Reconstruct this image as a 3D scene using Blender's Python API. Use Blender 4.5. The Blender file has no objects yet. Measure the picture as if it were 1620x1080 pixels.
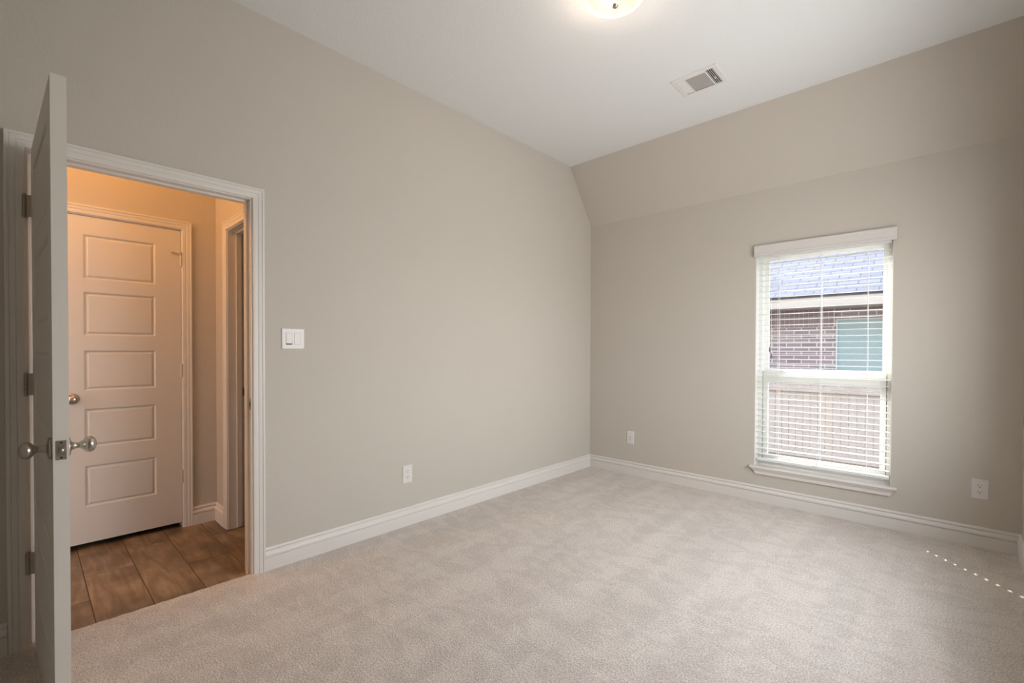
import bpy, bmesh, math, random
from mathutils import Vector, Matrix
random.seed(7)
C = bpy.context.scene.collection
sc = bpy.context.scene
R = math.radians

# ------------------------------------------------------------------ camera
F_PX, YAW, PIT, ROL, CYS = 727.07, R(43.313), R(-0.689), R(0.172), 22.295
fw = Vector((-math.sin(YAW)*math.cos(PIT), math.cos(YAW)*math.cos(PIT), math.sin(PIT)))
rt = Vector((math.cos(YAW), math.sin(YAW), 0)); upv = rt.cross(fw)
r2 = rt*math.cos(ROL) + upv*math.sin(ROL); u2 = upv*math.cos(ROL) - rt*math.sin(ROL)
cam = bpy.data.cameras.new('camera'); cam_o = bpy.data.objects.new('camera', cam); C.objects.link(cam_o)
m = Matrix((r2, u2, -fw)).transposed().to_4x4(); m.translation = Vector((2.732, 0, 1.227))
cam_o.matrix_world = m
cam.sensor_width = 36; cam.lens = F_PX/1620*36; cam.shift_y = CYS/1620; cam.clip_start = 0.02
sc.camera = cam_o

# ------------------------------------------------------------------ world, sun, daylight, exposure
w = bpy.data.worlds.new('sky'); sc.world = w; w.use_nodes = True
nt = w.node_tree; bgn = nt.nodes['Background']
tc = nt.nodes.new('ShaderNodeTexCoord'); sx = nt.nodes.new('ShaderNodeSeparateXYZ')
cr = nt.nodes.new('ShaderNodeValToRGB')
cr.color_ramp.elements[0].position = 0.48; cr.color_ramp.elements[0].color = (0.42, 0.42, 0.42, 1)
cr.color_ramp.elements[1].position = 1.0; cr.color_ramp.elements[1].color = (0.55, 0.72, 1.0, 1)
e = cr.color_ramp.elements.new(0.53); e.color = (0.92, 0.96, 1.0, 1)
mp = nt.nodes.new('ShaderNodeMapRange'); mp.inputs[1].default_value = -1
nt.links.new(tc.outputs['Generated'], sx.inputs[0]); nt.links.new(sx.outputs['Z'], mp.inputs[0])
nt.links.new(mp.outputs[0], cr.inputs[0]); nt.links.new(cr.outputs[0], bgn.inputs['Color'])
bgn.inputs['Strength'].default_value = 4.6

SUN_DIR = Vector((0.0405, -0.0425, -0.0461)).normalized()
sl = bpy.data.lights.new('sun', 'SUN'); sl.energy = 13; sl.angle = R(0.5); sl.color = (1, .95, .88)
so = bpy.data.objects.new('sun', sl); C.objects.link(so)
so.rotation_euler = (-SUN_DIR).to_track_quat('Z', 'Y').to_euler(); so.location = (-3, 9, 8)

def area(name, loc, direction, sx_, sy_, power, col, portal=False):
    l = bpy.data.lights.new(name, 'AREA'); l.shape = 'RECTANGLE'; l.size = sx_; l.size_y = sy_
    l.energy = power; l.color = col
    if portal: l.cycles.is_portal = True
    o = bpy.data.objects.new(name, l); C.objects.link(o); o.location = loc
    o.rotation_euler = Vector(direction).to_track_quat('-Z', 'Z').to_euler(); return o
# daylight: the far window gets the sky itself through a portal; the added side window gets an area light as fill outside its glass
area('far_window_portal', (2.03, 4.33, 1.17), (0, -1, 0), 0.95, 1.85, 1, (1, 1, 1), True)
area('added_side_light', (3.195, 2.43, 1.42), (-1, 0, 0), 1.95, 1.28, 74, (1.0, .995, .975))  # added fill light for the left wall, in the added window

sc.view_settings.view_transform = 'Standard'; sc.view_settings.look = 'None'
sc.view_settings.gamma = 1; sc.view_settings.use_curve_mapping = False
sc.view_settings.exposure = 0.0
sc.cycles.use_denoising = True
sc.cycles.max_bounces = 10; sc.cycles.diffuse_bounces = 7; sc.cycles.transparent_max_bounces = 16
sc.cycles.sample_clamp_indirect = 6
sc.cycles.caustics_reflective = False

# ------------------------------------------------------------------ materials
def mat(name, col, rough=0.5, metal=0.0, bump=None, vary=None, spec=0.5, coords='Object'):
    """bump = list of (scale, strength, distance); vary = (scale, amount)"""
    mt = bpy.data.materials.new(name); mt.use_nodes = True
    n = mt.node_tree.nodes; L = mt.node_tree.links; b = n['Principled BSDF']
    b.inputs['Base Color'].default_value = (*col, 1); b.inputs['Roughness'].default_value = rough
    b.inputs['Metallic'].default_value = metal; b.inputs['Specular IOR Level'].default_value = spec
    t = n.new('ShaderNodeTexCoord')
    if bump:
        prev = None
        for s, st, d in bump:
            nz = n.new('ShaderNodeTexNoise'); nz.inputs['Scale'].default_value = s; nz.inputs['Detail'].default_value = 3
            L.new(t.outputs[coords], nz.inputs['Vector'])
            bp = n.new('ShaderNodeBump'); bp.inputs['Strength'].default_value = st; bp.inputs['Distance'].default_value = d
            L.new(nz.outputs['Fac'], bp.inputs['Height'])
            if prev: L.new(prev.outputs[0], bp.inputs['Normal'])
            prev = bp
        L.new(prev.outputs[0], b.inputs['Normal'])
    if vary:
        nz = n.new('ShaderNodeTexNoise'); nz.inputs['Scale'].default_value = vary[0]; nz.inputs['Detail'].default_value = 4
        L.new(t.outputs[coords], nz.inputs['Vector'])
        mx = n.new('ShaderNodeMixRGB'); a = vary[1]
        mx.inputs[1].default_value = (*[c*(1-a) for c in col], 1); mx.inputs[2].default_value = (*[min(1, c*(1+a)) for c in col], 1)
        L.new(nz.outputs['Fac'], mx.inputs[0]); L.new(mx.outputs[0], b.inputs['Base Color'])
    return mt

WALL = (0.565, 0.525, 0.468)
M_wall = mat('painted_wall', WALL, 0.72, bump=[(95, .5, .003), (260, .2, .001)], vary=(1.5, .015), spec=.3)
M_ceil = mat('painted_ceiling', (0.77, 0.785, 0.79), 0.85, bump=[(70, .5, .004), (200, .25, .0015)], spec=.2)
M_trim = mat('white_trim_paint', (0.74, 0.71, 0.675), 0.38, bump=[(30, .03, .001)])
M_door = mat('white_door_paint', (0.72, 0.68, 0.62), 0.42, bump=[(120, .08, .0006)])
M_vinyl = mat('white_vinyl', (0.80, 0.80, 0.76), 0.4, vary=(3, .01))
M_slat = mat('white_blind_slat', (0.82, 0.82, 0.81), 0.4, vary=(6, .01))
M_valance = mat('white_valance', (0.66, 0.63, 0.61), 0.45, vary=(5, .01))
M_cord = mat('white_cord', (0.85, 0.85, 0.85), 0.8, bump=[(900, .3, .0004)])
M_plate = mat('white_plastic_plate', (0.74, 0.71, 0.69), 0.35, vary=(20, .01))
M_slot = mat('dark_slot', (0.03, 0.028, 0.025), 0.6, vary=(30, .1))
M_nickel = mat('satin_nickel', (0.52, 0.48, 0.43), 0.28, 1.0, bump=[(400, .05, .0003)])
M_hinge = mat('aged_nickel_hinge', (0.36, 0.31, 0.25), 0.36, 1.0, bump=[(300, .1, .0003)])
M_paintedhinge = mat('painted_over_hinge', (0.66, 0.62, 0.56), 0.4, vary=(60, .05))
M_vent = mat('vent_white_metal', (0.74, 0.74, 0.72), 0.45, vary=(10, .01))
M_unlit = mat('unlit_black', (0.05, 0.05, 0.05), 0.8, vary=(10, .1))  # near-black colour stands in for shade inside vent and closet
M_ventcore = mat('vent_shaded_louver', (0.42, 0.40, 0.385), 0.5, vary=(60, .04))  # white vent metal with the tilted louvers' shade put into the grey
M_rubber = mat('white_rubber', (0.7, 0.66, 0.6), 0.6, vary=(50, .05))
M_tassel = mat('dark_tassel', (0.16, 0.15, 0.14), 0.5, vary=(100, .1))

def glass_mat():
    mt = bpy.data.materials.new('window_glass'); mt.use_nodes = True
    n = mt.node_tree.nodes; L = mt.node_tree.links
    for x in list(n):
        if x.type != 'OUTPUT_MATERIAL': n.remove(x)
    out = [x for x in n if x.type == 'OUTPUT_MATERIAL'][0]
    tr = n.new('ShaderNodeBsdfTransparent'); tr.inputs[0].default_value = (.965, .965, .965, 1)
    gl = n.new('ShaderNodeBsdfGlossy'); gl.inputs['Roughness'].default_value = .03
    lw = n.new('ShaderNodeLayerWeight'); lw.inputs['Blend'].default_value = .5
    pw = n.new('ShaderNodeMath'); pw.operation = 'POWER'; pw.inputs[1].default_value = 5; L.new(lw.outputs['Facing'], pw.inputs[0])
    fr = n.new('ShaderNodeMath'); fr.operation = 'MULTIPLY_ADD'; fr.inputs[1].default_value = .9; fr.inputs[2].default_value = .03; L.new(pw.outputs[0], fr.inputs[0])
    mx = n.new('ShaderNodeMixShader'); L.new(fr.outputs[0], mx.inputs[0]); L.new(tr.outputs[0], mx.inputs[1]); L.new(gl.outputs[0], mx.inputs[2])
    L.new(mx.outputs[0], out.inputs[0]); return mt
M_glass = glass_mat()

def carpet_mat():
    mt = bpy.data.materials.new('beige_carpet'); mt.use_nodes = True
    n = mt.node_tree.nodes; L = mt.node_tree.links; b = n['Principled BSDF']
    b.inputs['Roughness'].default_value = 0.95; b.inputs['Specular IOR Level'].default_value = .1
    b.inputs['Sheen Weight'].default_value = .25; b.inputs['Sheen Roughness'].default_value = .5
    t = n.new('ShaderNodeTexCoord')
    def noise(scale, detail=3, rough=.5, dist=0, vec=None):
        z = n.new('ShaderNodeTexNoise'); z.inputs['Scale'].default_value = scale; z.inputs['Detail'].default_value = detail
        z.inputs['Roughness'].default_value = rough; z.inputs['Distortion'].default_value = dist
        L.new(vec or t.outputs['Object'], z.inputs['Vector']); return z
    def ramp(src, p0, c0, p1, c1):
        r = n.new('ShaderNodeValToRGB'); r.color_ramp.elements[0].position = p0; r.color_ramp.elements[0].color = (*c0, 1)
        r.color_ramp.elements[1].position = p1; r.color_ramp.elements[1].color = (*c1, 1); L.new(src, r.inputs[0]); return r
    def mul(a, c):
        x = n.new('ShaderNodeMixRGB'); x.blend_type = 'MULTIPLY'; x.inputs[0].default_value = 1
        L.new(a, x.inputs[1]); L.new(c, x.inputs[2]); return x
    fine = noise(230, 2); tuft = noise(120, 3, .65)
    spk = ramp(fine.outputs['Fac'], .3, (.46, .395, .345), .60, (.86, .79, .73))
    tf = ramp(tuft.outputs['Fac'], .3, (.66, .64, .62), .60, (1.04, 1.04, 1.04))
    # footprints and vacuum strokes pressed in the pile
    mpn = n.new('ShaderNodeMapping'); mpn.inputs['Rotation'].default_value = (0, 0, R(25)); mpn.inputs['Scale'].default_value = (3.4, 5.2, 1)
    L.new(t.outputs['Object'], mpn.inputs[0])
    patch = noise(1.5, 5, .6, 1.2, mpn.outputs[0]); pr_ = ramp(patch.outputs['Fac'], .45, (.94, .936, .932), .54, (1.03, 1.03, 1.03))
    mp2 = n.new('ShaderNodeMapping'); mp2.inputs['Rotation'].default_value = (0, 0, R(-6)); mp2.inputs['Scale'].default_value = (6, .5, 1)
    L.new(t.outputs['Object'], mp2.inputs[0])
    st = noise(1.0, 4, .55, .3, mp2.outputs[0]); sr = ramp(st.outputs['Fac'], .42, (.95, .95, .95), .60, (1.04, 1.04, 1.04))
    x = mul(spk.outputs[0], tf.outputs[0]); x = mul(x.outputs[0], pr_.outputs[0]); x = mul(x.outputs[0], sr.outputs[0])
    L.new(x.outputs[0], b.inputs['Base Color'])
    b1 = n.new('ShaderNodeBump'); b1.inputs['Strength'].default_value = .7; b1.inputs['Distance'].default_value = .008
    L.new(tuft.outputs['Fac'], b1.inputs['Height'])
    b2 = n.new('ShaderNodeBump'); b2.inputs['Strength'].default_value = .5; b2.inputs['Distance'].default_value = .003
    L.new(fine.outputs['Fac'], b2.inputs['Height']); L.new(b1.outputs[0], b2.inputs['Normal'])
    L.new(b2.outputs[0], b.inputs['Normal'])
    return mt
M_carpet = carpet_mat()

def wood_tile_mat():
    mt = bpy.data.materials.new('wood_look_tile'); mt.use_nodes = True
    n = mt.node_tree.nodes; L = mt.node_tree.links; b = n['Principled BSDF']
    b.inputs['Roughness'].default_value = 0.42
    t = n.new('ShaderNodeTexCoord'); at = n.new('ShaderNodeAttribute'); at.attribute_name = 'plank'
    ad = n.new('ShaderNodeVectorMath'); ad.operation = 'ADD'; L.new(t.outputs['Object'], ad.inputs[0]); L.new(at.outputs['Vector'], ad.inputs[1])
    mp = n.new('ShaderNodeMapping'); mp.inputs['Scale'].default_value = (.8, 5.5, 1); L.new(ad.outputs[0], mp.inputs[0])
    nz = n.new('ShaderNodeTexNoise'); nz.inputs['Scale'].default_value = 1.4; nz.inputs['Detail'].default_value = 3; L.new(mp.outputs[0], nz.inputs['Vector'])
    # cathedral grain: contour lines of a stretched noise
    mu = n.new('ShaderNodeMath'); mu.operation = 'MULTIPLY'; mu.inputs[1].default_value = 40; L.new(nz.outputs['Fac'], mu.inputs[0])
    sn = n.new('ShaderNodeMath'); sn.operation = 'SINE'; L.new(mu.outputs[0], sn.inputs[0])
    r1 = n.new('ShaderNodeValToRGB'); r1.color_ramp.elements[0].position = 0; r1.color_ramp.elements[0].color = (.76, .71, .66, 1)
    r1.color_ramp.elements[1].position = 1; r1.color_ramp.elements[1].color = (1.08, 1.07, 1.05, 1)
    mr = n.new('ShaderNodeMapRange'); mr.inputs[1].default_value = -1; L.new(sn.outputs[0], mr.inputs[0]); L.new(mr.outputs[0], r1.inputs[0])
    mp3 = n.new('ShaderNodeMapping'); mp3.inputs['Scale'].default_value = (6, 120, 1); L.new(ad.outputs[0], mp3.inputs[0])
    n3 = n.new('ShaderNodeTexNoise'); n3.inputs['Scale'].default_value = 1; n3.inputs['Detail'].default_value = 4; L.new(mp3.outputs[0], n3.inputs['Vector'])
    n2 = n.new('ShaderNodeTexNoise'); n2.inputs['Scale'].default_value = 5; n2.inputs['Detail'].default_value = 4; L.new(ad.outputs[0], n2.inputs['Vector'])
    r2_ = n.new('ShaderNodeValToRGB'); r2_.color_ramp.elements[0].position = .36; r2_.color_ramp.elements[0].color = (.155, .107, .068, 1)
    r2_.color_ramp.elements[1].position = .66; r2_.color_ramp.elements[1].color = (.33, .24, .158, 1); L.new(n2.outputs['Fac'], r2_.inputs[0])
    r3 = n.new('ShaderNodeValToRGB'); r3.color_ramp.elements[0].position = .3; r3.color_ramp.elements[0].color = (.85, .85, .85, 1)
    r3.color_ramp.elements[1].position = .65; r3.color_ramp.elements[1].color = (1.05, 1.05, 1.05, 1); L.new(n3.outputs['Fac'], r3.inputs[0])
    def mul(a, c):
        x = n.new('ShaderNodeMixRGB'); x.blend_type = 'MULTIPLY'; x.inputs[0].default_value = 1; L.new(a, x.inputs[1]); L.new(c, x.inputs[2]); return x
    x = mul(r2_.outputs[0], r1.outputs[0]); x = mul(x.outputs[0], r3.outputs[0]); L.new(x.outputs[0], b.inputs['Base Color'])
    bp = n.new('ShaderNodeBump'); bp.inputs['Strength'].default_value = .15; bp.inputs['Distance'].default_value = .001
    L.new(mr.outputs[0], bp.inputs['Height']); L.new(bp.outputs[0], b.inputs['Normal'])
    return mt
M_tile = wood_tile_mat()
M_grout = mat('brown_grout', (0.11, 0.078, 0.052), 0.9, bump=[(300, .3, .001)])

def brick_mat():
    mt = bpy.data.materials.new('pinkish_brick'); mt.use_nodes = True
    n = mt.node_tree.nodes; L = mt.node_tree.links; b = n['Principled BSDF']; b.inputs['Roughness'].default_value = .9
    t = n.new('ShaderNodeTexCoord'); s = n.new('ShaderNodeSeparateXYZ'); cb = n.new('ShaderNodeCombineXYZ')
    L.new(t.outputs['Object'], s.inputs[0]); L.new(s.outputs['X'], cb.inputs['X']); L.new(s.outputs['Z'], cb.inputs['Y'])
    br = n.new('ShaderNodeTexBrick'); L.new(cb.outputs[0], br.inputs['Vector'])
    br.inputs['Scale'].default_value = 1; br.inputs['Brick Width'].default_value = .245; br.inputs['Row Height'].default_value = .078
    br.inputs['Mortar Size'].default_value = .009; br.inputs['Mortar Smooth'].default_value = .1; br.inputs['Bias'].default_value = 0
    br.inputs['Color1'].default_value = (.30, .225, .22, 1); br.inputs['Color2'].default_value = (.205, .16, .17, 1)
    br.inputs['Mortar'].default_value = (.50, .47, .45, 1)
    L.new(br.outputs['Color'], b.inputs['Base Color'])
    bp = n.new('ShaderNodeBump'); bp.inputs['Strength'].default_value = .5; bp.inputs['Distance'].default_value = .01; bp.invert = True
    L.new(br.outputs['Fac'], bp.inputs['Height']); L.new(bp.outputs[0], b.inputs['Normal'])
    return mt
M_brick = brick_mat()
M_soldier = mat('soldier_brick', (.22, .16, .16), .9, vary=(6, .25))
M_mortar = mat('pale_mortar', (.5, .47, .45), .9, vary=(20, .05))
def shingle_mat():
    mt = bpy.data.materials.new('grey_shingles'); mt.use_nodes = True
    n = mt.node_tree.nodes; L = mt.node_tree.links; b = n['Principled BSDF']; b.inputs['Roughness'].default_value = .9
    t = n.new('ShaderNodeTexCoord'); br = n.new('ShaderNodeTexBrick'); L.new(t.outputs['Object'], br.inputs['Vector'])
    br.inputs['Scale'].default_value = 1; br.inputs['Brick Width'].default_value = .3; br.inputs['Row Height'].default_value = .145
    br.inputs['Mortar Size'].default_value = .008; br.inputs['Color1'].default_value = (.14, .143, .168, 1)
    br.inputs['Color2'].default_value = (.175, .175, .205, 1); br.inputs['Mortar'].default_value = (.06, .06, .075, 1)
    nz = n.new('ShaderNodeTexNoise'); nz.inputs['Scale'].default_value = 60; L.new(t.outputs['Object'], nz.inputs['Vector'])
    mx = n.new('ShaderNodeMixRGB'); mx.blend_type = 'OVERLAY'; mx.inputs[0].default_value = .5
    L.new(br.outputs['Color'], mx.inputs[1]); L.new(nz.outputs['Fac'], mx.inputs[2]); L.new(mx.outputs[0], b.inputs['Base Color']); return mt
M_shingle = shingle_mat()
M_fascia = mat('tan_fascia', (.42, .37, .32), .7, vary=(3, .05))
M_soffit = mat('soffit_tan', (.36, .31, .26), .8, vary=(3, .05))
M_frame2 = mat('greyed_window_frame', (.44, .47, .45), .6, vary=(5, .03))
M_screen = mat('window_screen', (.27, .34, .335), .7, bump=[(80, .5, .004)], vary=(25, .12))
M_fence = mat('weathered_fence', (.37, .315, .28), .9, bump=[(40, .4, .003)], vary=(9, .22))
M_fence2 = mat('orange_fence_board', (.40, .32, .26), .9, vary=(9, .15))
M_ground = mat('pale_ground', (.30, .27, .21), .95, bump=[(20, .6, .03)], vary=(4, .2))

# ------------------------------------------------------------------ mesh helpers
def obj(name, bm, m, parent=None, smooth=False, loc=None):
    me = bpy.data.meshes.new(name); bmesh.ops.recalc_face_normals(bm, faces=bm.faces[:]); bm.to_mesh(me); bm.free()
    if smooth:
        for p in me.polygons: p.use_smooth = True
    for mm in (m if isinstance(m, (list, tuple)) else [m]): me.materials.append(mm)
    o = bpy.data.objects.new(name, me); C.objects.link(o)
    if loc is not None: o.location = loc
    if parent: o.parent = parent
    return o
def tag(o, label=None, cat=None, group=None, kind=None):
    if label: o['label'] = label
    if cat: o['category'] = cat
    if group: o['group'] = group
    if kind: o['kind'] = kind
    return o
def empty(name, loc=(0, 0, 0), rz=0):
    o = bpy.data.objects.new(name, None); C.objects.link(o); o.location = loc; o.rotation_euler = (0, 0, rz)
    o.empty_display_size = .1; return o
def box(bm, a, b, bev=0):
    x0, y0, z0 = a; x1, y1, z1 = b
    v = [bm.verts.new(p) for p in ((x0,y0,z0),(x1,y0,z0),(x1,y1,z0),(x0,y1,z0),(x0,y0,z1),(x1,y0,z1),(x1,y1,z1),(x0,y1,z1))]
    f = [bm.faces.new([v[i] for i in q]) for q in ((0,3,2,1),(4,5,6,7),(0,1,5,4),(1,2,6,5),(2,3,7,6),(3,0,4,7))]
    if bev:
        ed = list({e for q in f for e in q.edges})
        bmesh.ops.bevel(bm, geom=ed, offset=bev, segments=2, profile=.5, affect='EDGES')
    return v
def bxs(*boxes, bev=0):
    bm = bmesh.new()
    for a, b in boxes: box(bm, a, b, bev)
    return bm
def prism(bm, pts, f0, f1):
    """extrude a 2D outline: f0/f1 map (u,v) -> 3D for the two caps"""
    A = [bm.verts.new(f0(*p)) for p in pts]; B = [bm.verts.new(f1(*p)) for p in pts]
    bm.faces.new(A); bm.faces.new(B[::-1])
    for i in range(len(pts)):
        j = (i+1) % len(pts); bm.faces.new((A[i], A[j], B[j], B[i]))
def lathe(bm, prof, origin, axis, seg=40):
    """prof = [(r, h)] revolved round axis through origin"""
    ax = Vector(axis).normalized(); t = Vector((0, 0, 1)) if abs(ax.z) < .9 else Vector((1, 0, 0))
    a = ax.cross(t).normalized(); b = ax.cross(a); o = Vector(origin); rings = []
    for r, h in prof:
        if r < 1e-6: rings.append([bm.verts.new(o + ax*h)])
        else: rings.append([bm.verts.new(o + ax*h + (a*math.cos(k*2*math.pi/seg) + b*math.sin(k*2*math.pi/seg))*r) for k in range(seg)])
    for p, q in zip(rings, rings[1:]):
        for k in range(seg):
            j = (k+1) % seg
            if len(p) == 1 and len(q) == 1: continue
            if len(p) == 1: bm.faces.new((p[0], q[j], q[k]))
            elif len(q) == 1: bm.faces.new((p[k], p[j], q[0]))
            else: bm.faces.new((p[k], p[j], q[j], q[k]))
def loft(bm, sections, closed_ends=True):
    S = [[bm.verts.new(p) for p in s] for s in sections]
    for a, b in zip(S, S[1:]):
        for i in range(len(a)):
            j = (i+1) % len(a); bm.faces.new((a[i], a[j], b[j], b[i]))
    if closed_ends: bm.faces.new(S[0][::-1]); bm.faces.new(S[-1])
def tube(bm, pts, r, seg=8):
    rings = []
    for i, p in enumerate(pts):
        p = Vector(p); d = (Vector(pts[min(i+1, len(pts)-1)]) - Vector(pts[max(i-1, 0)])).normalized()
        t = Vector((0, 0, 1)) if abs(d.z) < .9 else Vector((1, 0, 0)); a = d.cross(t).normalized(); b = d.cross(a)
        rings.append([p + (a*math.cos(k*2*math.pi/seg) + b*math.sin(k*2*math.pi/seg))*r for k in range(seg)])
    loft(bm, rings)

# ------------------------------------------------------------------ room shell
D, W, H = 4.106, 3.076, 3.05
ZC, YC = 2.527, 3.733          # crease of the sloped part and where it meets the ceiling
YB = -1.0                      # wall behind the camera
TH = 0.116
# left wall, one slab with the door notch
bm = bmesh.new()
out = [(YB-.1, -.03), (-.008, -.03), (-.008, 2.055), (.861, 2.055), (.861, -.03), (D+.02, -.03), (D+.02, ZC), (D, ZC), (YC, H), (YC, H+.05), (YB-.1, H+.05)]
prism(bm, out, lambda y, z: (0, y, z), lambda y, z: (-TH, y, z))
tag(obj('wall_left', bm, M_wall), 'long light greige textured wall with the open doorway and light switch', 'wall', kind='structure')
# far wall with the window hole
WX0, WX1, WZ0, WZ1 = 1.600, 2.466, 0.272, 2.03
bm = bxs(((-.2, D, -.03), (WX0, D+.17, ZC)), ((WX1, D, -.03), (W+.2, D+.17, ZC)), ((WX0, D, -.03), (WX1, D+.17, WZ0)), ((WX0, D, WZ1), (WX1, D+.17, ZC)))
tag(obj('wall_far', bm, M_wall), 'light greige end wall with the window in it', 'wall', kind='structure')
bm = bmesh.new()
prism(bm, [(D, ZC), (YC, H), (YC, H+.12), (D+.17, H+.12), (D+.17, ZC)], lambda y, z: (-.2, y, z), lambda y, z: (W+.2, y, z))
tag(obj('wall_slope', bm, M_wall), 'sloped greige band joining the end wall to the ceiling', 'wall', kind='structure')
# right wall, opened for an added side window
SY0, SY1, SZ0, SZ1 = 1.40, 3.46, .72, 2.1
bm = bxs(((W, YB-.1, -.03), (W+.14, SY0, H)), ((W, SY1, -.03), (W+.14, D, H)), ((W, SY0, -.03), (W+.14, SY1, SZ0)), ((W, SY0, SZ1), (W+.14, SY1, H)))
tag(obj('wall_right', bm, M_wall), 'greige right wall seen only as a thin strip beside the picture edge', 'wall', kind='structure')
tag(obj('wall_rear', bxs(((-TH, YB-.1, -.03), (W+.14, YB, H))), M_wall), 'greige wall behind the viewer', 'wall', kind='structure')
tag(obj('ceiling', bxs(((-TH, YB-.1, H), (W+.14, YC, H+.12))), M_ceil), 'white textured flat ceiling of the bedroom', 'ceiling', kind='structure')
# carpet
bm = bmesh.new(); box(bm, (0, YB, -.03), (W, D, 0))
n = 40                       # slightly wavy cut edge across the doorway
e0 = [(-.020 + .0025*math.sin(i*1.7)+random.uniform(-.0015, .0015), .012+.829*i/n) for i in range(n+1)]
prism(bm, [(0, .012)] + e0 + [(0, .841)], lambda x, y: (x, y, 0), lambda x, y: (x, y, -.03))
tag(obj('floor', bm, M_carpet), 'beige cut-pile wall-to-wall carpet with vacuum marks', 'carpet', kind='structure')

BASE = [(0, .0), (.0, .0155), (.0735, .0155), (.0745, .0095), (.0790, .0085), (.0815, .0172), (.089, .0168), (.096, .0135), (.1025, .0075), (.106, .0055), (.1085, .0058), (.1150, .0118), (.118, .0120), (.123, .0095), (.128, .004), (.128, 0)]
def baseboard(name, p0, p1, nrm, m0, m1, label, z0=0):
    """profile (z, t) swept from p0 to p1 on a wall with inward normal; m = +1 inside-corner mitre, 0 square"""
    p0 = Vector((*p0, 0)); p1 = Vector((*p1, 0)); d = (p1-p0).normalized(); nv = Vector((*nrm, 0))
    bm = bmesh.new()
    loft(bm, [[p0 + nv*t + d*t*m0 + Vector((0, 0, z+z0)) for z, t in BASE], [p1 + nv*t - d*t*m1 + Vector((0, 0, z+z0)) for z, t in BASE]])
    tag(obj(name, bm, M_trim), label, 'baseboard', kind='structure')
baseboard('baseboard_left', (0, .905), (0, D), (1, 0), 0, 1, 'white moulded baseboard along the long left wall')
baseboard('baseboard_far', (0, D), (W, D), (0, -1), 1, 1, 'white moulded baseboard under the window')
baseboard('baseboard_right', (W, D), (W, YB), (-1, 0), 1, 1, 'white moulded baseboard on the right wall at the picture edge')
baseboard('baseboard_rear', (W, YB), (0, YB), (0, 1), 1, 1, 'white moulded baseboard behind the viewer')
baseboard('baseboard_corner', (0, YB), (0, -.055), (1, 0), 1, 0, 'short white baseboard left of the open doorway')

CAS = [(0, 0), (0, .008), (.003, .0105), (.010, .0115), (.020, .0118), (.0225, .0100), (.0255, .0100), (.028, .0130), (.040, .0142), (.042, .0125), (.0445, .0125), (.047, .0165), (.0545, .0168), (.057, .0145), (.057, 0)]
def casing(bm, a0, a1, zt, z0, f):
    """U-shaped mitred casing; a0/a1 inner edges, zt inner top; f(a, z, t) -> 3D"""
    loft(bm, [[f(a0-w_, z0, t) for w_, t in CAS], [f(a0-w_, zt+w_, t) for w_, t in CAS], [f(a1+w_, zt+w_, t) for w_, t in CAS], [f(a1+w_, z0, t) for w_, t in CAS]])

# bedroom doorway trim: jambs, head, stop, casings both sides, strike plate
bm = bmesh.new()
box(bm, (-TH, -.008, -.012), (0, .012, 2.035)); box(bm, (-TH, .841, -.012), (0, .861, 2.035)); box(bm, (-TH, -.008, 2.035), (0, .861, 2.055))
box(bm, (-.072, .012, -.012), (-.037, .0235, 2.035), .002); box(bm, (-.072, .8295, -.012), (-.037, .841, 2.035), .002)
box(bm, (-.072, .0235, 2.0235), (-.037, .8295, 2.035), .002)
tr = obj('trim_1', bm, M_trim)
tag(tr, 'white jamb and stop lining the open bedroom doorway', 'door frame', kind='structure')
bm = bmesh.new(); casing(bm, .004, .848, 2.042, 0, lambda a, z, t: Vector((t, a, z))); obj('casing', bm, M_trim, tr)
bm = bmesh.new(); casing(bm, .004, .848, 2.042, -.01, lambda a, z, t: Vector((-TH-t, a, z))); obj('casing', bm, M_trim, tr)
sp = obj('strike_plate', bxs(((-.030, .8395, .9), (-.0045, .8408, .958)), bev=.0005), M_nickel, tr)
obj('strike_hole', bxs(((-.023, .8388, .917), (-.0115, .8396, .941))), M_slot, sp)

# ------------------------------------------------------------------ panel doors
PZ = [(.25, .504), (.618, .857), (.969, 1.217), (1.310, 1.577), (1.657, 1.930)]
def leaf(bm, w_, z0, z1, t, px0, px1, pz):
    """moulded 5-panel leaf: x 0..w_, faces y=0 and y=t"""
    xs = [0, px0, px1, w_]; zs = [z0] + [q for p in pz for q in p] + [z1]
    for side in (0, 1):
        Y = t if side else 0; s = -1 if side else 1
        V = {}
        for i, x in enumerate(xs):
            for j, z in enumerate(zs): V[i, j] = bm.verts.new((x, Y, z))
        for i in range(3):
            for j in range(len(zs)-1):
                q = (V[i, j], V[i+1, j], V[i+1, j+1], V[i, j+1])
                if not (i == 1 and j % 2 == 1): bm.faces.new(q); continue
                prev = list(q); xa, xb, za, zb = xs[i], xs[i+1], zs[j], zs[j+1]
                for ins, dep in ((.003, .0015), (.009, .0085), (.012, .009), (.020, .0035), (.024, .002)):
                    cur = [bm.verts.new((x, Y+s*dep, z)) for x, z in ((xa+ins, za+ins), (xb-ins, za+ins), (xb-ins, zb-ins), (xa+ins, zb-ins))]
                    for k in range(4): bm.faces.new((prev[k], prev[(k+1) % 4], cur[(k+1) % 4], cur[k]))
                    prev = cur
                bm.faces.new(prev)
    for a, b in (((w_, 0), (w_, t)), ((0, t), (0, 0))):
        v = [bm.verts.new(p) for p in ((*a, z0), (*b, z0), (*b, z1), (*a, z1))]; bm.faces.new(v)
    for z in (z0, z1): bm.faces.new([bm.verts.new(p) for p in ((0, 0, z), (w_, 0, z), (w_, t, z), (0, t, z))])
    bmesh.ops.remove_doubles(bm, verts=bm.verts[:], dist=1e-5)

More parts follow.
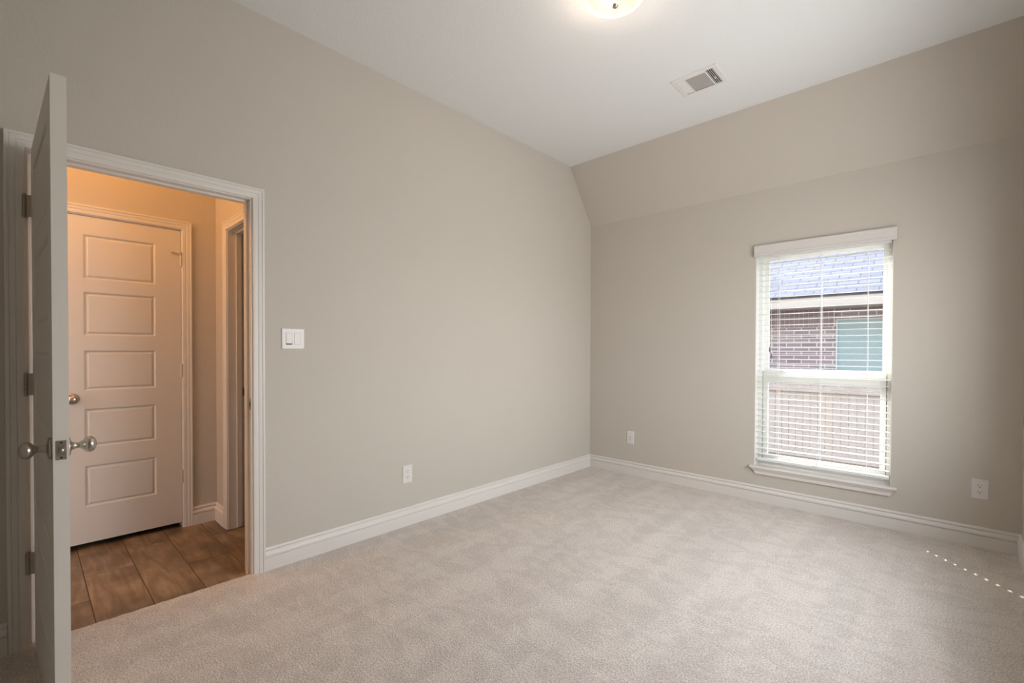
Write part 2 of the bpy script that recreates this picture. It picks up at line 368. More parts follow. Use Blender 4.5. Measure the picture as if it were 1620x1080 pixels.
KNOB = [(0.001, 0), (.0315, 0), (.0325, .0025), (.031, .005), (.026, .007), (.0165, .009), (.0125, .012), (.0095, .018), (.0088, .026), (.0105, .031), (.0135, .0335),
        (.0135, .0355), (.0175, .038), (.0222, .0425), (.0248, .0485), (.0248, .0535), (.0228, .059), (.0185, .0635), (.012, .0665), (.005, .068), (0, .0682)]
def knob(parent, origin, axis, m=None):
    bm = bmesh.new(); lathe(bm, KNOB, origin, axis, 48); return obj('door_knob', bm, m or M_nickel, parent, smooth=True)

d1 = empty('door_1', (.0195, .0225, 0), R(2.3))
tag(d1, 'white five-panel bedroom door swung open, seen almost edge-on', 'door', kind='structure')
bm = bmesh.new(); leaf(bm, .812, .014, 2.030, .035, .115, .697, PZ); lf = obj('door_leaf', bm, M_door, d1)
knob(d1, (.812-.060, 0, .927), (0, -1, 0)); knob(d1, (.812-.060, .035, .927), (0, 1, 0))
pl = obj('latch_plate', bxs(((.8115, .0055, .8985), (.8132, .0295, .9555)), bev=.0006), M_nickel, d1)
bm = bmesh.new()
prism(bm, [(.0105, .914), (.0245, .914), (.0245, .940), (.0105, .940)], lambda y, z: (.8125, y, z), lambda y, z: (.8155, y, z))
obj('latch_collar', bm, M_hinge, pl)
bm = bmesh.new(); lathe(bm, [(.0068, 0), (.0068, .007), (.005, .0095), (0, .010)], (.813, .0175, .927), (1, 0, 0), 20); obj('latch_bolt', bm, M_nickel, pl, smooth=True)
for zz in (.905, .949):
    bm = bmesh.new(); lathe(bm, [(.0032, 0), (.0026, .0006), (0, .0007)], (.8132, .0175, zz), (1, 0, 0), 14); obj('screw', bm, M_slot, pl)
inv = Matrix.Translation((.0195, .0225, 0)) @ Matrix.Rotation(R(2.3), 4, 'Z'); inv = inv.inverted()
for zc in (.348, 1.081, 1.806):
    zl, zh = zc-.0445, zc+.0445; px_, py_ = .0115, .0035
    bm = bmesh.new()
    for k in range(5):
        a = zl + k*.0178; lathe(bm, [(0, a), (.0068, a), (.0068, a+.0172), (0, a+.0172)], (px_, py_, 0), (0, 0, 1), 18)
    lathe(bm, [(0, zh), (.0045, zh), (.005, zh+.003), (.003, zh+.0055), (0, zh+.006)], (px_, py_, 0), (0, 0, 1), 18)
    lathe(bm, [(0, zl-.004), (.004, zl-.003), (.0045, zl), (0, zl)], (px_, py_, 0), (0, 0, 1), 18)
    for v in bm.verts: v.co = inv @ v.co
    hg = obj('hinge', bm, M_hinge, d1)
    bm = bmesh.new()
    prism(bm, [(px_, py_), (px_+.0015, py_-.001), (.0195, .024), (.0195, .055), (.0182, .055), (.0180, .024)], lambda x, y: (x, y, zl), lambda x, y: (x, y, zh))
    for v in bm.verts: v.co = inv @ v.co
    obj('hinge_plate', bm, M_hinge, hg)
    bm = bxs(((-.03, .0118, zl), (.004, .0134, zh)))
    prism(bm, [(.002, .0134), (.002, .0118), (px_-.001, py_-.001), (px_+.001, py_+.002)], lambda x, y: (x, y, zl), lambda x, y: (x, y, zh))
    for v in bm.verts: v.co = inv @ v.co
    obj('hinge_plate', bm, M_hinge, hg)

# ------------------------------------------------------------------ hallway
HX = -1.115; HY = .953; HB = -2.2; HH = 2.74
bm = bmesh.new()    # hall far wall with notch for the closet door
prism(bm, [(HB-.1, -.03), (.125, -.03), (.125, 2.052), (.755, 2.052), (.755, -.03), (HY+.12, -.03), (HY+.12, HH), (HB-.1, HH)],
      lambda y, z: (HX, y, z), lambda y, z: (HX-.12, y, z))
tag(obj('wall_hall_far', bm, M_wall), 'warm-lit hallway wall around the closed five-panel door', 'wall', kind='structure')
bm = bmesh.new()    # hall side wall with the opening to the next room
prism(bm, [(HX, -.03), (-.85, -.03), (-.85, 2.05), (-.17, 2.05), (-.17, -.03), (-TH, -.03), (-TH, HH), (HX, HH)],
      lambda x, z: (x, HY, z), lambda x, z: (x, HY+.12, z))
tag(obj('wall_hall_side', bm, M_wall), 'narrow warm-lit side wall at the hallway corner', 'wall', kind='structure')
tag(obj('wall_hall_rear', bxs(((HX, HB-.1, -.03), (-TH, HB, HH))), M_wall), 'hallway end wall out of sight on the left', 'wall', kind='structure')
tag(obj('ceiling_hall', bxs(((HX-.12, HB-.1, HH), (-TH, 2.72, HH+.1))), M_ceil), 'hallway ceiling above the doorway', 'ceiling', kind='structure')
# room beyond the side opening
bm = bxs(((-2.1, 2.6, -.03), (-TH, 2.72, HH)), ((-2.2, HY, -.03), (-2.1, 2.72, HH)), ((-2.1, HY, -.03), (HX-.12, HY+.12, HH)), ((-2.2, HY, HH), (HX-.12, 2.72, HH+.1)))
tag(obj('wall_next_room', bm, M_wall), 'walls of the next room behind the side opening', 'wall', kind='structure')
# closet behind the closed door, its shade put into near-black walls
tag(obj('wall_closet', bxs(((HX-.75, -.2, -.03), (HX-.70, 1.0, 2.3)), ((HX-.7, -.2, -.03), (HX-.12, -.1, 2.3)), ((HX-.7, .93, -.03), (HX-.12, .952, 2.3)), ((HX-.75, -.2, 2.3), (HX-.12, .952, 2.35))), M_unlit),
    'closet interior behind the closed hall door, shade painted as near-black', 'wall', kind='structure')

# tiles: planks run across the hall (x), 212 mm wide rows
bm = bmesh.new(); box(bm, (HX-.75, HB, -.035), (-.017, HY+.12, -.0125)); box(bm, (-2.1, HY+.12, -.035), (-TH, 2.6, -.0125))
tf = tag(obj('floor_hall', bm, M_grout), 'brown wood-look tile floor of the hallway', 'floor', kind='structure')
bm = bmesh.new(); lay = bm.verts.layers.float_vector.new('plank'); g = .0022
row = -11
y = .2135 - .2125*11
ends = {-1: [-.645+1.2*k for k in (-2, -1, 0, 1)]}
while y < 2.6:
    rid = round((y-.2135)/.2125)
    off = {-1: -.32, 0: -.645, 1: -.02-.9, 2: -.43, 3: -.80}.get(rid, random.uniform(-1.1, 0))
    for k in range(-2, 3):
        x0 = off + 1.2*k; x1 = x0+1.2
        lo = -2.1 if y > HY+.1 else HX-.70
        hi = -TH-.001 if y+.2125 > HY+.12 or y < -.25 else -.018
        a, b = max(x0+g, lo), min(x1-g, hi)
        if b-a < .02: continue
        ya, yb = y+g, y+.2125-g
        if y < -.25 or y > .8: pass
        nv = len(bm.verts); box(bm, (a, ya, -.025), (b, yb, -.010)); bm.verts.ensure_lookup_table()
        sh = (random.uniform(0, 40), random.uniform(0, 40), random.uniform(0, 40))
        for v in bm.verts[nv:]: v[lay] = sh
    y += .2125
# thin bevel so tile edges catch light
o = obj('tiles', bm, M_tile, tf)
bv = o.modifiers.new('bevel', 'BEVEL'); bv.width = .0012; bv.segments = 1

baseboard('baseboard_hall', (HX, .800), (HX, HY), (1, 0), 0, 1, 'short white baseboard between the hall door and the corner', -.01)
baseboard('baseboard_hall_side', (HX, HY), (-.883, HY), (0, -1), 1, 0, 'tiny white baseboard at the hallway corner beside the opening', -.01)
baseboard('baseboard_hall_left', (HX, HB), (HX, .080), (1, 0), 0, 0, 'white hallway baseboard hidden left of the hall door', -.01)

# hall door trim + leaf
bm = bmesh.new()
box(bm, (HX-.12, .125, -.012), (HX, .1345, 2.045)); box(bm, (HX-.12, .7455, -.012), (HX, .755, 2.045)); box(bm, (HX-.12, .125, 2.044), (HX, .755, 2.052))
t2 = obj('trim_2', bm, M_trim); tag(t2, 'white frame around the closed hall door', 'door frame', kind='structure')
bm = bmesh.new(); casing(bm, .131, .749, 2.050, -.01, lambda a, z, t: Vector((HX+t, a, z))); obj('casing', bm, M_trim, t2)
d2 = empty('door_2', (HX-.001, .7435, 0), R(-90))     # local x runs toward -y, local y (thickness) toward -x
tag(d2, 'closed white five-panel door in the hallway with a round knob', 'door', kind='structure')
bm = bmesh.new(); leaf(bm, .607, .027, 2.041, .035, .140, .494, PZ)
for v in bm.verts: v.co.y = -v.co.y
obj('door_leaf', bm, M_door, d2)
kn = knob(d2, (.547, 0, .922), (0, 1, 0))
for zc in (.347, 1.079, 1.84):
    bm = bmesh.new()
    for k in range(5):
        a = zc-.0445 + k*.0178; lathe(bm, [(0, a), (.006, a), (.006, a+.0168), (0, a+.0168)], (0, .008, 0), (0, 0, 1), 14)
    h = obj('hinge', bm, M_paintedhinge, d2)
    if zc > 1.5:
        z = zc+.047
        obj('hinge_pin_door_stop', bxs(((-.004, .003, z), (.020, .016, z+.005)), ((.014, .004, z), (.058, .013, z+.004)), bev=.001), M_paintedhinge, h)
        bm = bmesh.new(); lathe(bm, [(0, 0), (.006, 0), (.0065, .008), (.004, .012), (0, .012)], (.052, .014, z+.002), (0, -1, 0), 14); obj('bumper', bm, M_rubber, h, smooth=True)
        bm = bmesh.new(); tube(bm, [(.018, .009, z+.002), (.012, .024, z-.004), (.004, .03, z-.02)], .0025, 8); obj('stop_arm', bm, M_paintedhinge, h)

# cased opening in the hall side wall
bm = bmesh.new()
box(bm, (-.85, HY, -.012), (-.832, HY+.12, 2.032)); box(bm, (-.188, HY, -.012), (-.17, HY+.12, 2.032)); box(bm, (-.85, HY, 2.032), (-.17, HY+.12, 2.05))
box(bm, (-.832, HY+.050, -.006), (-.820, HY+.083, 2.032), .0015); box(bm, (-.820, HY+.050, 2.020), (-.2, HY+.083, 2.032), .0015)
t3 = obj('trim_3', bm, M_trim); tag(t3, 'white jamb of the side opening at the hallway corner', 'door frame', kind='structure')
bm = bmesh.new(); casing(bm, -.838, -.182, 2.038, -.01, lambda a, z, t: Vector((a, HY-t, z))); obj('casing', bm, M_trim, t3)
sp = obj('strike_plate', bxs(((-.8322, HY+.088, .90), (-.8305, HY+.114, .962)), bev=.0004), M_hinge, t3)
obj('strike_hole', bxs(((-.8306, HY+.095, .917), (-.830, HY+.107, .945))), M_slot, sp)

# ------------------------------------------------------------------ window
Y0, Y1 = D+.085, D+.17        # vinyl unit sits at the outer part of the reveal
wn = empty('window_1', (0, 0, 0)); tag(wn, 'white single-hung window in the end wall, view onto a brick house', 'window', kind='structure')
bm = bmesh.new()
# frame with stepped liner on each side
for xa, s in ((WX0, 1), (WX1, -1)):
    def bb(x0, x1, ya, yb, z0=WZ0+.018, z1=WZ1, bev=.0015):
        a, b = sorted((xa+s*x0, xa+s*x1)); box(bm, (a, ya, z0), (b, yb, z1), bev)
    bb(0, .030, Y0, Y1); bb(.030, .034, Y0+.022, Y1-.001, WZ0+.05, WZ1-.03)
    bb(.034, .044, Y0+.0445, Y0+.0495, WZ0+.053, WZ1-.031)
box(bm, (WX0+.030, Y0, WZ1-.03), (WX1-.030, Y1, WZ1), .0015); box(bm, (WX0+.030, Y0+.001, WZ0+.018), (WX1-.030, Y1, WZ0+.052), .0015)
obj('window_frame', bm, M_vinyl, wn)
# upper sash (outer plane)
ux0, ux1, uz0, uz1 = WX0+.042, WX1-.042, 1.052, WZ1-.03
ya, yb = Y0+.050, Y0+.080
bm = bxs(((ux0, ya, uz0), (ux0+.022, yb, uz1)), ((ux1-.022, ya, uz0), (ux1, yb, uz1)), ((ux0+.022, ya, uz1-.03), (ux1-.022, yb, uz1)), ((ux0+.022, ya, uz0), (ux1-.022, yb, uz0+.028)), bev=.0015)
us = obj('upper_sash', bm, M_vinyl, wn)
obj('pane', bxs(((ux0+.02, ya+.012, uz0+.02), (ux1-.02, ya+.016, uz1-.02))), M_glass, us)
# lower sash (inner plane)
lx0, lx1, lz0, lz1 = WX0+.036, WX1-.036, WZ0+.052, 1.060
ya, yb = Y0+.012, Y0+.044
bm = bxs(((lx0, ya, lz0), (lx0+.034, yb, lz1)), ((lx1-.034, ya, lz0), (lx1, yb, lz1)), ((lx0+.034, ya, lz1-.095), (lx1-.034, yb, lz1)), ((lx0+.034, ya, lz0), (lx1-.034, yb, lz0+.05)), bev=.0015)
box(bm, (lx0+.01, ya-.006, lz1-.034), (lx1-.01, ya+.001, lz1-.026), .002)
ls = obj('lower_sash', bm, M_vinyl, wn)
obj('pane', bxs(((lx0+.03, ya+.014, lz0+.045), (lx1-.03, ya+.018, lz1-.09))), M_glass, ls)
for cx_ in (lx0+.12, lx1-.14):
    bm = bmesh.new(); box(bm, (cx_-.032, ya-.002, lz1), (cx_+.032, yb-.004, lz1+.007), .003)
    box(bm, (cx_-.012, ya-.01, lz1+.005), (cx_+.03, ya+.012, lz1+.016), .004); obj('sash_lock', bm, M_vinyl, ls)
# white painted reveal liners on both sides and stool + apron
obj('window_liner', bxs(((WX0, D, WZ0+.018), (WX0+.002, Y0, WZ1)), ((WX1-.002, D, WZ0+.018), (WX1, Y0, WZ1))), M_vinyl, wn)
bm = bmesh.new()
pr0 = [(-.034, .272), (-.040, .276), (-.041, .284), (-.038, .290), (-.0005, .290), (-.0005, .272)]
prism(bm, pr0, lambda y, z: (1.572, D+y, z), lambda y, z: (2.500, D+y, z))
box(bm, (WX0+.0005, D-.001, .272), (WX1-.0005, Y0, .290))
obj('window_sill', bm, M_trim, wn)
bm = bmesh.new()
AP = [(-.0005, .272), (-.030, .272), (-.029, .264), (-.020, .254), (-.017, .246), (-.0165, .228), (-.013, .223), (-.0005, .223)]
for_l = lambda z: (0.272-z)/.049*.030
loft(bm, [[Vector((1.583+for_l(z), D+y_, z)) for y_, z in AP], [Vector((2.489-for_l(z), D+y_, z)) for y_, z in AP]])
obj('sill_apron', bm, M_trim, wn)

# added side window, unseen, put in for its light: frame and glass in the opening
w2 = empty('added_window'); tag(w2, 'added side window in the right wall, unseen, put in for its light', 'window', kind='structure')
X0 = W+.07
obj('window_frame', bxs(((X0, SY0, SZ0), (X0+.06, SY0+.05, SZ1)), ((X0, SY1-.05, SZ0), (X0+.06, SY1, SZ1)), ((X0, SY0+.05, SZ0), (X0+.06, SY1-.05, SZ0+.05)), ((X0, SY0+.05, SZ1-.05), (X0+.06, SY1-.05, SZ1)),
    ((X0, SY0+1.0, SZ0+.05), (X0+.06, SY0+1.06, SZ1-.05))), M_vinyl, w2)
obj('pane', bxs(((X0+.03, SY0+.04, SZ0+.04), (X0+.034, SY1-.04, SZ1-.04))), M_glass, w2)
obj('window_sill', bxs(((W-.03, SY0-.04, SZ0-.02), (W-.0005, SY1+.04, SZ0)), ((W-.0005, SY0+.0005, SZ0-.0005), (X0, SY1-.0005, SZ0+.003)), bev=.001), M_trim, w2)

# ------------------------------------------------------------------ window blind
bl = empty('window_blind', (2.033, D+.03, 2.0)); bo = Vector(bl.location)
tag(bl, 'white two-inch slatted blind lowered over the end wall window, slats open', 'window blind')
BX0, BX1 = WX0+.012, WX1-.010; BY = D+.043; SW = .0250; PITCH = .0455
CX = [1.758, 2.042, 2.326]
def bobj(name, bm, m, parent=bl, **k):
    off = bo if parent is bl else bo
    for v in bm.verts: v.co -= off
    return obj(name, bm, m, parent, **k)
bm = bmesh.new()      # valance: moulded fascia with returns
VP = [(0, 1.990), (0, 2.074), (-.004, 2.077), (-.010, 2.077), (-.013, 2.073), (-.013, 2.062), (-.010, 2.056), (-.010, 2.012), (-.013, 2.007), (-.013, 1.994), (-.010, 1.990)]
loft(bm, [[Vector((1.594, D-.022+y_, z)) for y_, z in VP], [Vector((2.486, D-.022+y_, z)) for y_, z in VP]])
box(bm, (1.594, D-.022, 1.990), (1.602, D-.001, 2.074)); box(bm, (2.478, D-.022, 1.990), (2.486, D-.001, 2.074))
bobj('valance', bm, M_valance)
bobj('headrail', bxs(((BX0, D+.012, 1.983), (BX1, D+.070, 2.028)), bev=.002), M_slat)
z = .347 + PITCH*.85; zs_ = []
while z < 1.97: zs_.append(z); z += PITCH
HOLE = (.0058, .0115)   # half sizes of the routed cord hole under the right-hand ladder (x, y)
for i, zc in enumerate(zs_):
    bm = bmesh.new(); th = .0014
    ys = [BY-SW, BY-SW*.6, BY-HOLE[1], BY+HOLE[1], BY+SW*.6, BY+SW]
    xs = [BX0, CX[2]-HOLE[0], CX[2]+HOLE[0], BX1]
    jit = random.uniform(-.0012, .0012); tl = random.uniform(-.02, .02)
    for tp in (1, -1):
        V = {(a, b): bm.verts.new((x, y_, zc + jit + tp*th + .0012*(1-((y_-BY)/SW)**2) + tl*(y_-BY))) for a, x in enumerate(xs) for b, y_ in enumerate(ys)}
        for a in range(3):
            for b in range(5):
                if a == 1 and b == 2: continue
                bm.faces.new((V[a, b], V[a+1, b], V[a+1, b+1], V[a, b+1]))
        if tp == 1: T = V
    for a, b in [((i0, 0), (i0+1, 0)) for i0 in range(3)] + [((3, j), (3, j+1)) for j in range(5)] + [((i0, 5), (i0+1, 5)) for i0 in range(3)] + [((0, j), (0, j+1)) for j in range(5)] + [((1, 2), (2, 2)), ((2, 2), (2, 3)), ((2, 3), (1, 3)), ((1, 3), (1, 2))]:
        bm.faces.new((T[a], T[b], V[b], V[a]))
    bobj('slat', bm, M_slat)
br = bobj('bottom_rail', bxs(((BX0, BY-.026, .331), (BX1, BY+.026, .349)), bev=.003), M_slat)
for cx_ in CX:
    bm = bmesh.new()
    for y_ in (BY-SW-.002, BY+SW+.002): tube(bm, [(cx_, y_, .347), (cx_, y_, 1.99)], .0011, 6)
    for zc in zs_: tube(bm, [(cx_, BY-SW-.002, zc-.0022), (cx_, BY+SW+.002, zc-.0022)], .0006, 4)
    bobj('ladder_cord', bm, M_cord)
for cx_ in CX[:2]:
    bm = bmesh.new(); tube(bm, [(cx_+.012, BY-SW-.004, .345), (cx_+.012, BY-SW-.004, 1.99)], .0008, 6); bobj('lift_cord', bm, M_cord)
bm = bmesh.new()
tube(bm, [(2.052, D-.004, 1.99), (2.05, D-.005, 1.2), (2.043, D-.006, .75), (2.030, D-.006, .375)], .0011, 6)
tube(bm, [(2.062, D-.004, 1.99), (2.058, D-.005, 1.2), (2.050, D-.006, .75), (2.036, D-.006, .375)], .0011, 6)
pc = bobj('pull_cord', bm, M_cord)
bm = bmesh.new(); lathe(bm, [(0, .377), (.003, .376), (.006, .355), (.0065, .348), (.004, .345), (0, .345)], (2.033, D-.006, 0), (0, 0, 1), 14)
bobj('tassel', bm, M_slat, pc, smooth=True)
bm = bmesh.new(); tube(bm, [(1.703, D-.004, 1.99), (1.706, D-.005, 1.25)], .0009, 6); tube(bm, [(1.714, D-.004, 1.99), (1.720, D-.005, 1.20)], .0009, 6)
tcd = bobj('tilt_cord', bm, M_cord)
for x_, z_ in ((1.706, 1.236), (1.720, 1.186)):
    bm = bmesh.new(); lathe(bm, [(0, z_+.022), (.003, z_+.021), (.0055, z_), (.006, z_-.014), (.004, z_-.018), (0, z_-.018)], (x_, D-.005, 0), (0, 0, 1), 14)
    bobj('tassel', bm, M_tassel, tcd, smooth=True)
for q in list(bl.children):          # sub-parts share the blind's origin
    for s_ in q.children: s_.location = (0, 0, 0)

# ------------------------------------------------------------------ wall plates
def plate(bm, w_, h_, t=.0055):
    hw, hh = w_/2, h_/2
    v = [[bm.verts.new((x*(hw-i), -d, z*(hh-i))) for x, z in ((-1, -1), (1, -1), (1, 1), (-1, 1))] for i, d in ((0, .0), (0, .002), (.0018, t-.0008), (.004, t))]
    for a, b in zip(v, v[1:]):
        for k in range(4): bm.faces.new((a[k], a[(k+1) % 4], b[(k+1) % 4], b[k]))
    bm.faces.new(v[-1]); bm.faces.new(v[0][::-1])
def outlet(loc, rz, label, w_=.079, h_=.124):
    t = empty('wall_outlet', loc, rz); tag(t, label, 'outlet', 'duplex wall outlets low on the walls')
    bm = bmesh.new(); plate(bm, w_, h_); obj('cover_plate', bm, M_plate, t)
    for s in (-1, 1):
        zc = s*.0195; bm = bmesh.new(); pts = []
        for k in range(24):
            a = k*2*math.pi/24; pts.append((max(-.0175, min(.0175, .0195*math.cos(a))), max(-.0145, min(.0145, .0175*math.sin(a)))+zc))
        prism(bm, pts, lambda x, z: (x, -.005, z), lambda x, z: (x, -.0072, z)); rc = obj('receptacle', bm, M_plate, t)
        bm = bxs(((-.0078, -.0076, zc+.000), (-.0052, -.007, zc+.009)), ((.0052, -.0076, zc+.001), (.0075, -.007, zc+.008)))
        lathe(bm, [(0, 0), (.0030, 0), (.0030, .0006), (0, .0006)], (0, -.007, zc-.0068), (0, -1, 0), 12)
        obj('slots', bm, M_slot, rc)
    bm = bmesh.new(); lathe(bm, [(0, 0), (.003, 0), (.0025, .001), (0, .0012)], (0, -.0055, 0), (0, -1, 0), 12); obj('screw', bm, M_plate, t)
    return t
outlet((0, 1.8325, .358), R(90), 'white duplex outlet low on the long left wall')
outlet((2.8985, D, .3635), 0, 'white duplex outlet on the end wall right of the window', .076, .122)
t = empty('cable_jack_plate', (.475, D, .3665)); tag(t, 'small white jack plate low on the end wall near the corner', 'wall plate')
bm = bmesh.new(); plate(bm, .076, .124); obj('cover_plate', bm, M_plate, t)
ins = obj('insert', bxs(((-.0165, -.0068, -.0335), (.0165, -.005, .0335)), bev=.0006), M_plate, t)
bm = bmesh.new(); lathe(bm, [(0, 0), (.0055, 0), (.0052, .004), (.0045, .009), (.002, .009), (0, .006)], (0, -.0068, .008), (0, -1, 0), 16); obj('connector', bm, M_nickel, ins)
obj('port', bxs(((-.005, -.0074, -.023), (.005, -.0066, -.014))), M_ventcore, ins)
t = empty('light_switch', (0, 1.0595, 1.288), R(90)); tag(t, 'white double rocker light switch beside the open doorway', 'light switch')
bm = bmesh.new(); plate(bm, .127, .118, .0065); obj('cover_plate', bm, M_plate, t)
for s, til in ((-1, -.0010), (1, .0004)):
    xc = s*.0232
    obj('rocker_gap', bxs(((xc-.0172, -.0068, -.0340), (xc+.0172, -.0063, .0340))), M_slot, t)
    bm = bmesh.new()
    prism(bm, [(-.0332, -.006), (-.0332, -.0075-til), (0, -.0082), (.0332, -.0075+til*.3), (.0332, -.006)], lambda z, y_: (xc-.0158, y_, z), lambda z, y_: (xc+.0162, y_, z))
    rk = obj('rocker', bm, M_plate, t)
    for zz in (-.048, .048):
        bm = bmesh.new(); lathe(bm, [(0, 0), (.0030, 0), (.0026, .001), (0, .0012)], (xc, -.0065, zz), (0, -1, 0), 12); obj('screw', bm, M_vinyl, t)

# ------------------------------------------------------------------ ceiling register
vt = empty('ceiling_vent', (1.5025, 3.1445, H)); tag(vt, 'white rectangular louvered air vent in the ceiling', 'vent')
fx, fy = .1505, .1255
bm = bmesh.new()
def flatbox(x0, x1, y0, y1, z0, z1): box(bm, (x0, y0, z0), (x1, y1, z1), .0006)
ix, iy = .120, .099
V = [[bm.verts.new((sx_*(a), sy_*(b), z_)) for sx_, sy_ in ((-1, -1), (1, -1), (1, 1), (-1, 1))] for a, b, z_ in ((fx, fy, 0), (fx, fy, -.005), (fx-.005, fy-.005, -.0075), (ix, iy, -.0075), (ix, iy, 0.0))]
for a, b in zip(V, V[1:]):
    for k in range(4): bm.faces.new((a[k], a[(k+1) % 4], b[(k+1) % 4], b[k]))
flatbox(-.072, -.064, -iy, iy, -.0078, -.003); flatbox(.0665, .0745, -iy, iy, -.0078, -.003)
flatbox(-.064, .0665, -iy, -.087, -.0078, -.003)
obj('frame', bm, M_vent, vt)
obj('duct_shade_sheet', bxs(((-ix, -iy, -.0006), (ix, iy, -.0001))), M_unlit, vt)  # thin dark sheet painted as the shade behind the louvers
for k in range(15):       # centre louvers run along x
    yc = -.0815 + k*.0118
    bm = bmesh.new(); prism(bm, [(yc-.0055, -.0012), (yc+.005, -.0072), (yc+.0056, -.0064), (yc-.0049, -.0004)], lambda y_, z_: (-.064, y_, z_), lambda y_, z_: (.0665, y_, z_)); obj('louver', bm, M_ventcore, vt)
for k in range(4):        # right-hand louvers stand open to the viewer, left-hand ones lean over
    xc = .0805 + k*.0112
    bm = bmesh.new(); prism(bm, [(xc-.0042, -.0012), (xc+.0004, -.0076), (xc+.0034, -.0076), (xc-.0022, -.0012)], lambda x, z_: (x, -.092, z_), lambda x, z_: (x, .092, z_)); obj('louver', bm, M_vent, vt)
for k in range(5):
    xc = -.076 - k*.0095
    bm = bmesh.new(); prism(bm, [(xc+.0050, -.0012), (xc-.0046, -.0074), (xc-.0052, -.0068), (xc+.0044, -.0006)], lambda x, z_: (x, -.094, z_), lambda x, z_: (x, .094, z_)); obj('louver', bm, M_vent, vt)
obj('damper_lever', bxs(((.098, .005, -.013), (.101, .028, -.006)), bev=.0008), M_vent, vt)
for x_, y_ in ((-.137, .0), (.137, .0)):
    bm = bmesh.new(); lathe(bm, [(0, 0), (.0035, 0), (.003, .001), (0, .0012)], (x_, y_, -.0068), (0, 0, -1), 12); obj('screw', bm, M_ventcore, vt)

# ------------------------------------------------------------------ ceiling lights
def glass_bowl_mat(name, col, strength):
    mt = bpy.data.materials.new(name); mt.use_nodes = True; n = mt.node_tree.nodes; L = mt.node_tree.links; b = n['Principled BSDF']
    b.inputs['Base Color'].default_value = (.8, .72, .6, 1); b.inputs['Roughness'].default_value = .25
    t = n.new('ShaderNodeTexCoord'); nz = n.new('ShaderNodeTexNoise'); nz.inputs['Scale'].default_value = 9; nz.inputs['Detail'].default_value = 3; nz.inputs['Distortion'].default_value = 1.5
    L.new(t.outputs['Object'], nz.inputs['Vector'])
    r = n.new('ShaderNodeValToRGB'); r.color_ramp.elements[0].position = .36; r.color_ramp.elements[0].color = (*[c*.78 for c in col[:2]], col[2]*.45, 1)
    r.color_ramp.elements[1].position = .6; r.color_ramp.elements[1].color = (*col, 1); L.new(nz.outputs['Fac'], r.inputs[0])
    L.new(r.outputs[0], b.inputs['Emission Color']); b.inputs['Emission Strength'].default_value = strength
    tp = n.new('ShaderNodeBsdfTransparent'); mx = n.new('ShaderNodeMixShader'); mx.inputs[0].default_value = .45
    L.new(tp.outputs[0], mx.inputs[1]); L.new(b.outputs[0], mx.inputs[2]); L.new(mx.outputs[0], n['Material Output'].inputs[0]); return mt
def ceiling_lamp(loc, label, r0, power, col, glassm):
    t = empty('ceiling_light', loc); tag(t, label, 'ceiling light')
    bm = bmesh.new(); lathe(bm, [(0, 0), (r0*.78, 0), (r0*.80, -.006), (r0*.80, -.040), (r0*.76, -.044), (0, -.044)], (0, 0, 0), (0, 0, 1), 56); obj('pan', bm, M_nickel, t)
    bm = bmesh.new(); pf = []
    for k in range(15):
        a = k/14*math.pi/2; pf.append((r0*math.cos(a) if k < 14 else 0, -.056 - .046*math.sin(a)))
    pf = [(r0-.006, -.054), (r0, -.054)] + pf
    lathe(bm, pf, (0, 0, 0), (0, 0, 1), 72); obj('glass_bowl', bm, glassm, t, smooth=True)
    bm = bmesh.new(); lathe(bm, [(0, -.094), (.013, -.096), (.0155, -.101), (.0160, -.107), (.0135, -.113), (.007, -.118), (0, -.119)], (0, 0, 0), (0, 0, 1), 24); obj('finial', bm, M_nickel, t, smooth=True)
    for bx_ in (-.055, .055):
        l = bpy.data.lights.new('bulb', 'POINT'); l.energy = power/2; l.color = col; l.shadow_soft_size = .022
        lo = bpy.data.objects.new('bulb', l); C.objects.link(lo); lo.parent = t; lo.location = (bx_, 0, -.074)
    return t
G1 = glass_bowl_mat('lit_alabaster_glass', (1.0, .90, .62), 1.35)
G2 = glass_bowl_mat('lit_amber_glass', (1.0, .6, .25), 3)
ceiling_lamp((1.517, 2.03, H), 'round alabaster glass flush light on the bedroom ceiling', .148, 6.5, (1, .76, .62), G1)
ceiling_lamp((-.60, .10, HH), 'flush light on the hallway ceiling, hidden above the doorway', .148, 24, (1, .40, .045), G2)
ceiling_lamp((-.60, -1.35, HH), 'added, unseen flush light further down the hallway ceiling, for more even warm light', .148, 88, (1, .40, .045), G2)  # added lamp, unseen; carries warm light to the lower hall

# ------------------------------------------------------------------ outdoors
tag(obj('ground', bxs(((-14, D+.17, -.75), (18, 30, -.65))), M_ground), 'pale ground of the yard beyond the window', 'ground', kind='structure')
fe = empty('wooden_fence', (1.5, 8.0, -.65)); tag(fe, 'weathered dog-ear picket fence in the yard behind the window', 'fence')
fo = Vector(fe.location); x = -1.6; k = 0
while x < 3.9:
    w_ = .089; zt = .935 + random.uniform(-.006, .006); d_ = random.uniform(-.003, .003)
    bm = bmesh.new()
    prism(bm, [(x, -.62), (x+w_, -.62), (x+w_, zt-.028), (x+w_-.026, zt), (x+.026, zt), (x, zt-.028)], lambda a, z_: (a, 8.0+d_, z_), lambda a, z_: (a, 8.018+d_, z_))
    for v in bm.verts: v.co -= fo
    obj('picket', bm, M_fence2 if abs(x-1.50) < .045 else M_fence, fe); x += w_+.004; k += 1
for zr in (.62, -.35):
    bm = bxs(((-1.6, 7.962, zr), (3.9, 7.9965, zr+.089)))
    for v in bm.verts: v.co -= fo
    obj('rail', bm, M_fence, fe)

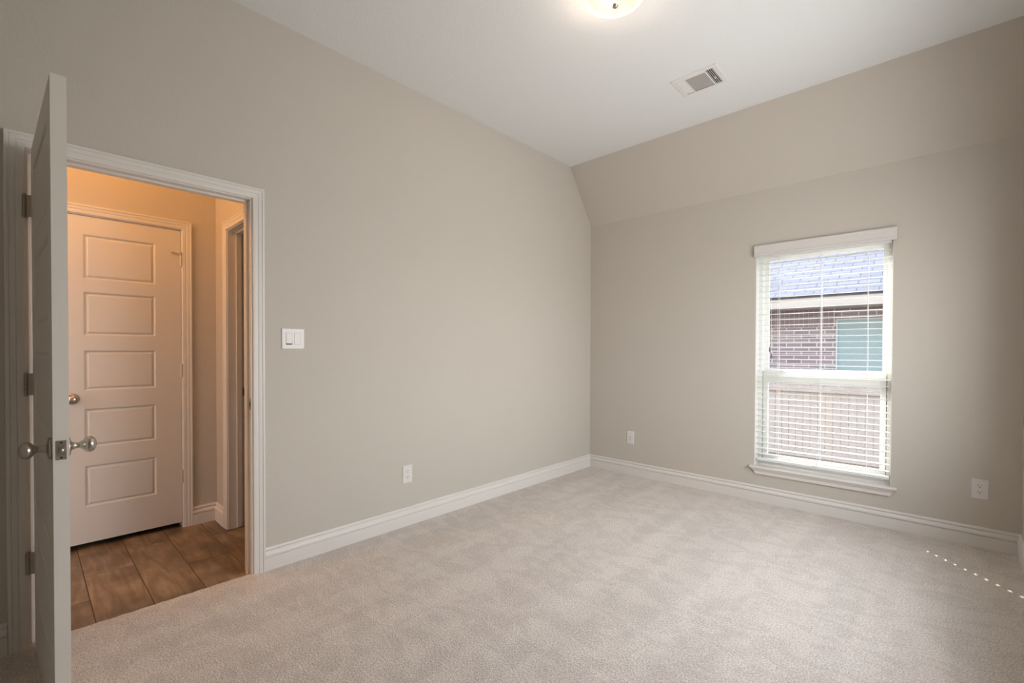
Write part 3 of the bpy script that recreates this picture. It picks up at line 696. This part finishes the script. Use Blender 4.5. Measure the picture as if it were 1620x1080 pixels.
hs = empty('neighbour_house', (1.5, 10, -.65)); tag(hs, 'brick neighbouring house with grey shingle roof beyond the fence', 'house'); ho = Vector(hs.location)
def hobj(name, bm, m, parent=hs):
    for v in bm.verts: v.co -= ho
    return obj(name, bm, m, parent)
hobj('brick_wall', bxs(((-7, 10, -.65), (1.30, 10.2, 1.80)), ((1.96+.35, 10, -.65), (10, 10.2, 1.80)), ((1.30, 10, -.65), (2.31, 10.2, -.2)), ((-7, 10.02, 1.80), (10, 10.2, 2.1))), M_brick)
bm = bmesh.new(); x = -4
bm_m = bxs(((-7, 10.01, 1.66), (1.28, 10.05, 2.04)))
for v in bm_m.verts: v.co.y -= .016
hobj('mortar_bed', bm_m, M_mortar)
while x < 1.24:
    for z0, z1 in ((1.672, 1.845), (1.858, 2.03)): box(bm, (x, 9.985, z0), (x+.068, 9.999, z1))
    x += .0775
hobj('soldier_course', bm, M_soldier)
wf = hobj('window', bxs(((1.30, 9.99, -.2), (1.325, 10.05, 1.80)), ((2.285, 9.99, -.2), (2.31, 10.05, 1.80)), ((1.325, 9.99, 1.775), (2.285, 10.05, 1.80)), ((1.325, 9.99, -.2), (2.285, 10.05, -.14))), M_frame2)
hobj('screen_pane', bxs(((1.325, 10.01, -.14), (2.285, 10.03, 1.775))), M_screen, wf).location = (0, 0, 0)
hobj('fascia', bxs(((-7.5, 9.44, 1.99), (10.5, 9.47, 2.17))), M_fascia)
hobj('soffit', bxs(((-7.5, 9.47, 1.985), (10.5, 10.0, 2.0))), M_soffit)
# roof plane built flat in its own frame so the shingle courses follow it
pitch = R(33); L_ = 6.0
bm = bxs(((-9, 0, -.05), (9, L_, 0)))
rf = obj('roof', bm, M_shingle, hs); rf.location = Vector((1.5, 9.40, 2.20)) - ho; rf.rotation_euler = (pitch, 0, 0)
bm = bmesh.new()       # solid mass below the roof
yt, ztop = 9.40+L_*math.cos(pitch), 2.20+L_*math.sin(pitch)
prism(bm, [(10.2, -.65), (10.2, 2.3), (yt, ztop-.15), (yt+5, 2.3), (yt+5, -.65)], lambda y_, z_: (-7, y_, z_), lambda y_, z_: (10, y_, z_))
hobj('house_body', bm, M_fascia)
bm = bxs(((-9, -L_, -.05), (9, 0, 0))); rb = obj('roof', bm, M_shingle, hs); rb.location = Vector((1.5, yt+5.2, 2.15)) - ho; rb.rotation_euler = (math.atan2(ztop-2.15, 5.2)*-1, 0, 0)
